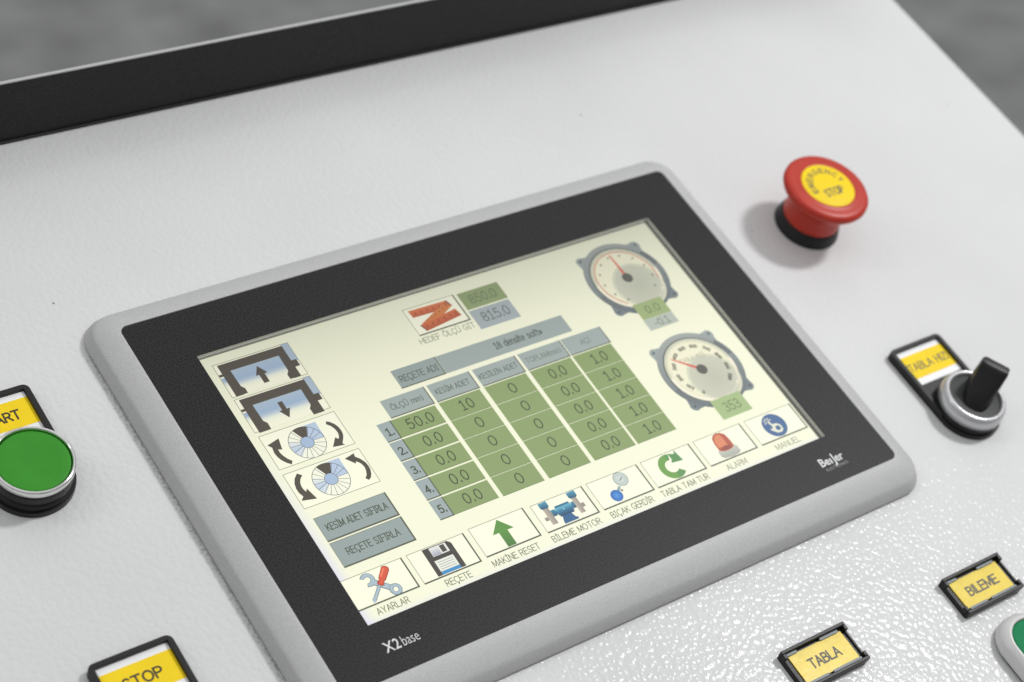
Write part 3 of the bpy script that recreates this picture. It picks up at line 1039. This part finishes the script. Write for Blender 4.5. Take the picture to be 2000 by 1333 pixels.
# round gauges on the screen
def gauge(cx, cy, nums, needle, arc):
    k = UI()
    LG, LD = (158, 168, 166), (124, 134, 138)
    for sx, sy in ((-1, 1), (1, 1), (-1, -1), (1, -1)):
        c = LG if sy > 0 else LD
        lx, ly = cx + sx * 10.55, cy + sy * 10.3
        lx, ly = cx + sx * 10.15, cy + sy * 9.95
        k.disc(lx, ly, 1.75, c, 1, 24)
        dg = math.atan2(sy * 10.3, sx * 10.55)
        for side in (-1, 1):
            b0, b1 = dg + side * .3, dg
            k.poly([(lx + 1.75 * math.cos(dg + side * 1.3), ly + 1.75 * math.sin(dg + side * 1.35)), (cx + 12.7 * math.cos(b0), cy + 12.7 * math.sin(b0)),
                    (cx + 12.4 * math.cos(b1), cy + 12.4 * math.sin(b1)), (lx, ly)], c, 1)
        k.disc(lx + .35 * sx, ly + .3 * sy, .45, (84, 92, 92), 6, 14)

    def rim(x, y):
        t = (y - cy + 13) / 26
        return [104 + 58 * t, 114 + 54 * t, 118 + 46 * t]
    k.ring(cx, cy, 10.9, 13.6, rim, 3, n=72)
    k.ring(cx, cy, 11.2, 11.8, (84, 90, 86), 4, 20, 200, 40)
    k.ring(cx, cy, 11.6, 13.4, (112, 118, 120), 4, 8, 35, 14)
    k.ring(cx, cy, 11.6, 13.4, (112, 118, 120), 4, 196, 228, 16)
    k.disc(cx, cy, 11.4, (240, 237, 208), 5, 64)
    k.ring(cx, cy, 10.5, 11.4, lambda x, y: (206, 208, 184) if y > cy else (246, 240, 216), 6, n=60)
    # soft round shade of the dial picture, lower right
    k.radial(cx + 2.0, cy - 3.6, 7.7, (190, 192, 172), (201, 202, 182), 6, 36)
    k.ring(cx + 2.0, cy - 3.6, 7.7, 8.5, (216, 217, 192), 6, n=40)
    if arc:
        k.ring(cx, cy, 9.95, 10.3, (212, 128, 104), 7, -18, 236, 60)
        for i in range(11):
            a = math.radians(236 - 27.5 * i)
            k.disc(cx + 8.6 * math.cos(a), cy + 8.6 * math.sin(a), .36, (112, 120, 100), 8, 10)
    else:
        k.ring(cx, cy, 10.0, 10.12, (206, 200, 172), 7, -40, 240, 50)
        for i, s in enumerate(nums):
            a = math.radians(236 - 27.5 * i)
            k.text(s, cx + 8.5 * math.cos(a), cy + 8.5 * math.sin(a), min(2.7, .85 * len(s)), 1.25, (66, 72, 58), 8, .26, a - math.pi / 2)
        k.text('TABLA HIZI', cx - .2, cy + 4.6, 9.0, 1.5, (168, 172, 146), 8, .16)
    a = math.radians(needle)
    dx, dy = math.cos(a), math.sin(a)
    k.poly([(cx + .5 * dy, cy - .5 * dx), (cx + 9.4 * dx + .2 * dy, cy + 9.4 * dy - .2 * dx), (cx + 9.4 * dx - .2 * dy, cy + 9.4 * dy + .2 * dx), (cx - .5 * dy, cy + .5 * dx)], (218, 92, 74), 9)
    k.disc(cx, cy, 1.75, (92, 92, 84), 10, 32)
    return k


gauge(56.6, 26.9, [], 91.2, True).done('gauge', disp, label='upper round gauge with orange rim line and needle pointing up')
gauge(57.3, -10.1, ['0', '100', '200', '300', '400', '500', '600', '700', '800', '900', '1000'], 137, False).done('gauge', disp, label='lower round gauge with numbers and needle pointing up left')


def field(x0, y0, x1, y1, c, s, h, wd, col):
    k = UI()
    k.rect(x0, y0, x1, y1, c, 12)
    k.text(s, (x0 + x1) / 2 + .2, (y0 + y1) / 2, wd, h, col, 14, .3)
    k.done('value_field', disp)


field(51.3, 11.35, 61.9, 17.3, (160, 178, 122), '0.0', 2.9, 5.2, (106, 122, 82))
field(51.1, 7.2, 61.8, 11.3, (184, 192, 180), '-0.1', 2.6, 5.6, (122, 130, 118))
field(52.0, -27.6, 63.0, -20.7, (166, 188, 132), '353', 3.3, 5.8, (104, 122, 84))

# ================================================================== push buttons with legend plates
PT = 26.2          # top edge of a plate above its button's centre


def plate_outline(hw=10.8, top=PT, r=10.9):
    pts = []
    n = 40
    for i in range(n + 1):                       # round end, counter-clockwise from left to right below
        a = math.radians(180 + 180 * i / n)
        pts.append((hw * math.cos(a) if abs(math.cos(a)) * r > hw else r * math.cos(a), r * math.sin(a)))
    for i in range(7):
        a = math.radians(90 * i / 6)
        pts.append((hw - 1.8 + 1.8 * math.cos(a), top - 1.8 + 1.8 * math.sin(a)))
    for i in range(7):
        a = math.radians(90 + 90 * i / 6)
        pts.append((-hw + 1.8 + 1.8 * math.cos(a), top - 1.8 + 1.8 * math.sin(a)))
    return pts


def legend_plate(root, words, wd, h, ink, weight=.5):
    """black holder, white card with a yellow band, lettering; local origin = panel surface at the button's centre"""
    bm = bmesh.new()
    prism(bm, plate_outline(), 0.02, 1.55, 0.15)
    # rim along both sides and the top
    t = 1.55
    hw = 10.8
    out = [(hw, 0.5)] + [(hw - 1.8 + 1.8 * math.cos(math.radians(90 * i / 6)), PT - 1.8 + 1.8 * math.sin(math.radians(90 * i / 6))) for i in range(7)] + \
          [(-hw + 1.8 + 1.8 * math.cos(math.radians(90 + 90 * i / 6)), PT - 1.8 + 1.8 * math.sin(math.radians(90 + 90 * i / 6))) for i in range(7)] + [(-hw, 0.5)]
    inn = [(-hw + t, 0.5), (-hw + t, PT - 1.45), (hw - t, PT - 1.45), (hw - t, 0.5)]
    prism(bm, out + inn, 1.5, 2.7, 0.22)
    pl = obj('legend_plate', bm, M['black'], root)
    bm = bmesh.new()
    lathe(bm, [(9.2, 1.5), (10.25, 1.5), (10.25, 2.6), (10.05, 2.85), (9.2, 2.85)], n=64)
    obj('boss', bm, M['black'], pl)
    bm = bmesh.new()
    box(bm, -9.2, 12.3, 1.5, 9.2, PT - 1.5, 1.68)
    obj('card', bm, M['paper'], pl, smooth=0)
    bm = bmesh.new()
    box(bm, -9.19, 14.6, 1.66, 9.19, 22.9, 1.72)
    obj('yellow_band', bm, M['yellow'], pl, smooth=0)
    bm = bmesh.new()
    add_strokes(bm, words, 0, 18.55, wd, h, 1.75, weight)
    obj('lettering', bm, ink, pl, smooth=0)
    return pl


def push_button(x, y, label, words, wd, capmat):
    t = thing('push_button', label, 'push button', (x, y, ZP), 'push buttons with yellow legend plates')
    legend_plate(t, words, wd, 3.1, M['ink'])
    bm = bmesh.new()
    lathe(bm, [(9.5, 2.8), (10.3, 2.8), (10.35, 3.2), (10.0, 3.6), (9.75, 3.7), (9.75, 4.0), (10.05, 4.2), (10.1, 6.2), (9.8, 6.5)], n=72)
    obj('collar', bm, M['black'], t)
    bm = bmesh.new()
    lathe(bm, [(9.85, 6.25), (10.12, 6.4), (10.16, 8.3), (10.05, 8.75), (9.75, 9.05), (9.45, 9.0), (9.25, 8.7), (9.2, 7.4)], n=96)
    obj('bezel_ring', bm, M['chrome'], t, smooth=60)
    bm = bmesh.new()
    lathe(bm, [(9.25, 6.8), (8.98, 6.9), (8.98, 8.1), (8.85, 8.38), (8.5, 8.45), (6.0, 8.32), (3.0, 8.24), (0.3, 8.2)], n=72, cap_top=True)
    obj('button_cap', bm, capmat, t, smooth=60)
    return t


push_button(-130.2, 27.7, 'round green start button in a chrome ring under its yellow legend plate', 'START', 11.2, M['green'])
push_button(-130.5, -51.6, 'push button at the lower left edge whose black plate holds the yellow STOP label', 'STOP', 10.2, M['red'])

# ---- selector switch
sel = thing('selector_switch', 'black lever selector switch in a silver ring with yellow speed legend plate', 'selector switch', (132.6, -51.6, ZP))
legend_plate(sel, 'TABLA HIZI', 16.9, 2.9, M['ink_soft'], .34)
bm = bmesh.new()
lathe(bm, [(9.5, 2.8), (10.3, 2.8), (10.35, 3.2), (10.2, 3.7)], n=72)
obj('collar', bm, M['black'], sel)
bm = bmesh.new()
lathe(bm, [(10.0, 3.5), (10.3, 3.7), (10.32, 5.6), (10.15, 6.5), (9.75, 7.3), (9.35, 7.75), (8.95, 7.85), (8.4, 7.7), (8.15, 7.2), (8.1, 6.4)], n=96)
obj('bezel_ring', bm, M['satin'], sel, smooth=60)
bm = bmesh.new()
lathe(bm, [(8.15, 6.3), (8.1, 6.75), (7.6, 6.85), (0.2, 6.85)], n=64, cap_top=True)
obj('dial_face', bm, M['dark_grey'], sel)
# lever: blade standing on the dial, sloping tail towards the operator, tall blunt tip
bm = bmesh.new()
ang = math.atan2(0.54, 0.84)
ca, sa = math.cos(ang), math.sin(ang)
rings = []
for z_, s0, tip, hw, far in ((6.8, .5, -5.6, 4.35, 6.0), (7.6, .55, -5.3, 4.35, 6.1), (9.2, .8, -4.3, 4.3, 6.2), (11.0, 1.2, -2.9, 4.3, 6.2), (13.0, 1.7, -1.2, 4.3, 6.2), (15.0, 2.3, .6, 4.3, 6.2),
                             (16.6, 2.8, 1.9, 4.3, 6.2), (17.4, 3.1, 2.5, 4.25, 6.1), (17.8, 3.5, 3.0, 4.1, 5.9), (17.9, 3.9, 3.4, 3.8, 5.6)):
    pts = [(far - .5, -hw), (far, -hw + .5), (far, hw - .5), (far - .5, hw)]
    pts += [(s0 - (s0 - tip) * math.sin(math.pi * i / 16), hw * math.copysign(abs(math.cos(math.pi * i / 16)) ** .72, math.cos(math.pi * i / 16))) for i in range(17)]
    rings.append(([(p * ca - (q - .6) * sa, p * sa + (q - .6) * ca) for p, q in pts], z_))
loft(bm, rings, True, False)
lever = obj('lever', bm, M['black'], sel, smooth=38)

# ================================================================== emergency stop
es = thing('emergency_stop', 'red mushroom emergency stop button with yellow disc on black collar', 'emergency stop button', (133.0, 27.8, ZP))
bm = bmesh.new()
lathe(bm, [(10.6, 0.02), (10.8, 0.4), (10.6, 1.2), (9.9, 3.6), (9.5, 4.3), (8.0, 4.4)], n=72)
obj('base_collar', bm, M['black'], es)
bm = bmesh.new()
lathe(bm, [(8.0, 3.9), (9.2, 4.0), (9.45, 4.5), (9.4, 6.0), (9.15, 8.4), (9.2, 9.8), (9.7, 11.3), (10.9, 13.0), (12.5, 14.2), (13.6, 14.9), (14.05, 15.8),
           (14.0, 16.7), (13.5, 17.4), (12.7, 17.75), (11.6, 17.85), (10.6, 17.8), (9.6, 18.0), (9.15, 18.1), (8.95, 18.0), (8.95, 17.8), (0.2, 17.8)], n=96, cap_top=True)
cap = obj('mushroom_cap', bm, M['red'], es, smooth=50)
bm = bmesh.new()
lathe(bm, [(8.9, 17.8), (8.85, 18.05), (8.6, 18.15), (0.2, 18.15)], n=72, cap_top=True)
obj('yellow_disc', bm, M['yellow'], cap)
bm = bmesh.new()
for i, ch in enumerate('EMERGENCY'):
    a = math.radians(186 - 22.3 * i)
    add_strokes(bm, ch, 6.2 * math.cos(a), 6.2 * math.sin(a), 1.75, 2.15, 18.19, .34, a - math.pi / 2)
add_strokes(bm, 'STOP', 0.35, -2.7, 7.8, 3.1, 18.19, .44)
obj('lettering', bm, M['ink_soft'], cap, smooth=0)


# ================================================================== small label holders
def label_holder(x, y, label, words, wd, soft):
    t = thing('label_holder', label, 'label holder', (x, y, ZP), 'small yellow label holders')
    HX, HY = 11.4, 6.05
    bm = bmesh.new()
    prism(bm, rrect(-HX, -HY, HX, HY, 0.7, 3), 0.02, 1.25, 0.1)
    fr = obj('holder_base', bm, M['black'], t)
    bm = bmesh.new()
    for sy in (1, -1):
        y0, y1 = sorted((sy * HY, sy * (HY - 1.0)))
        prism(bm, rrect(-HX, y0, HX, y1, 0.35, 3), 1.2, 2.9, 0.2)
        ya, yb = sorted((sy * (HY - 1.0), sy * (HY - 2.5)))
        for sx in (1, -1):
            xa, xb = sorted((sx * HX, sx * (HX - 1.05)))
            prism(bm, rrect(xa + .01, ya, xb - .01, yb, 0.2, 2), 1.2, 2.85, 0.15)
    for sx in (1, -1):
        xa, xb = sorted((sx * (HX - .1), sx * (HX - 0.75)))
        prism(bm, [(xa, -HY + 2.45), (xb, -HY + 2.45), (xb, HY - 2.45), (xa, HY - 2.45)], 1.2, 1.75, 0.1)
    obj('holder_rim', bm, M['black'], t)
    bm = bmesh.new()
    box(bm, -9.5, -4.35, 1.2, 9.5, 4.35, 1.62)
    cd = obj('card', bm, M['card_shiny'], t, smooth=0)
    bm = bmesh.new()
    add_strokes(bm, words, 0.1, -0.1, wd, 3.1, 1.65, .5)
    obj('lettering', bm, M['ink_soft'], cd, smooth=0)
    bm = bmesh.new()
    for sy in (1, -1):
        y0, y1 = sorted((sy * 5.02, sy * 4.2))
        for xa, xb in (((-9.9, -6.2), (2.0, 8.6)) if sy > 0 else ((-9.0, -2.2), (-0.5, 9.8))):
            prism(bm, rrect(xa, y0, xb, y1, 0.25, 2), 1.6, 2.05, 0.1)
    obj('clear_tabs', bm, M['tab'], t)
    return t


label_holder(91.2, -101.5, 'small black label holder with yellow card reading BILEME at right', 'BILEME', 12.0, False)
label_holder(31.7, -99.8, 'small black label holder with yellow card reading TABLA at bottom', 'TABLA', 11.0, False)

# ================================================================== oblong green button
db = thing('oblong_push_button', 'oblong green push button in a light grey bezel below the BILEME label', 'push button', (90.6, -133.0, ZP))


def ob(ins, r):
    return rrect(-9.6 + ins, -20 + ins, 9.6 - ins, 20 - ins, r, 12)


bm = bmesh.new()
loft(bm, [(ob(0.6, 8.6), 0.02), (ob(0.6, 8.6), 0.9)], True, False)
obj('gasket', bm, M['gasket'], db)
bm = bmesh.new()
loft(bm, [(ob(.5, 8.6), 0.75), (ob(0, 8.9), 1.0), (ob(0, 8.9), 2.6), (ob(.25, 8.7), 3.3), (ob(1.0, 8.0), 4.3), (ob(1.8, 7.4), 5.0), (ob(2.2, 7.0), 5.2), (ob(2.6, 6.7), 5.2), (ob(2.85, 6.5), 4.9), (ob(2.9, 6.4), 4.0)], False, False)
obj('bezel', bm, M['bezel_grey'], db, smooth=60)
bm = bmesh.new()
loft(bm, [(ob(2.9, 6.4), 3.9), (ob(3.0, 6.3), 4.5), (ob(3.2, 6.1), 4.75), (ob(3.8, 5.6), 4.8)], True, False)
obj('button_cap', bm, M['green2'], db, smooth=60)
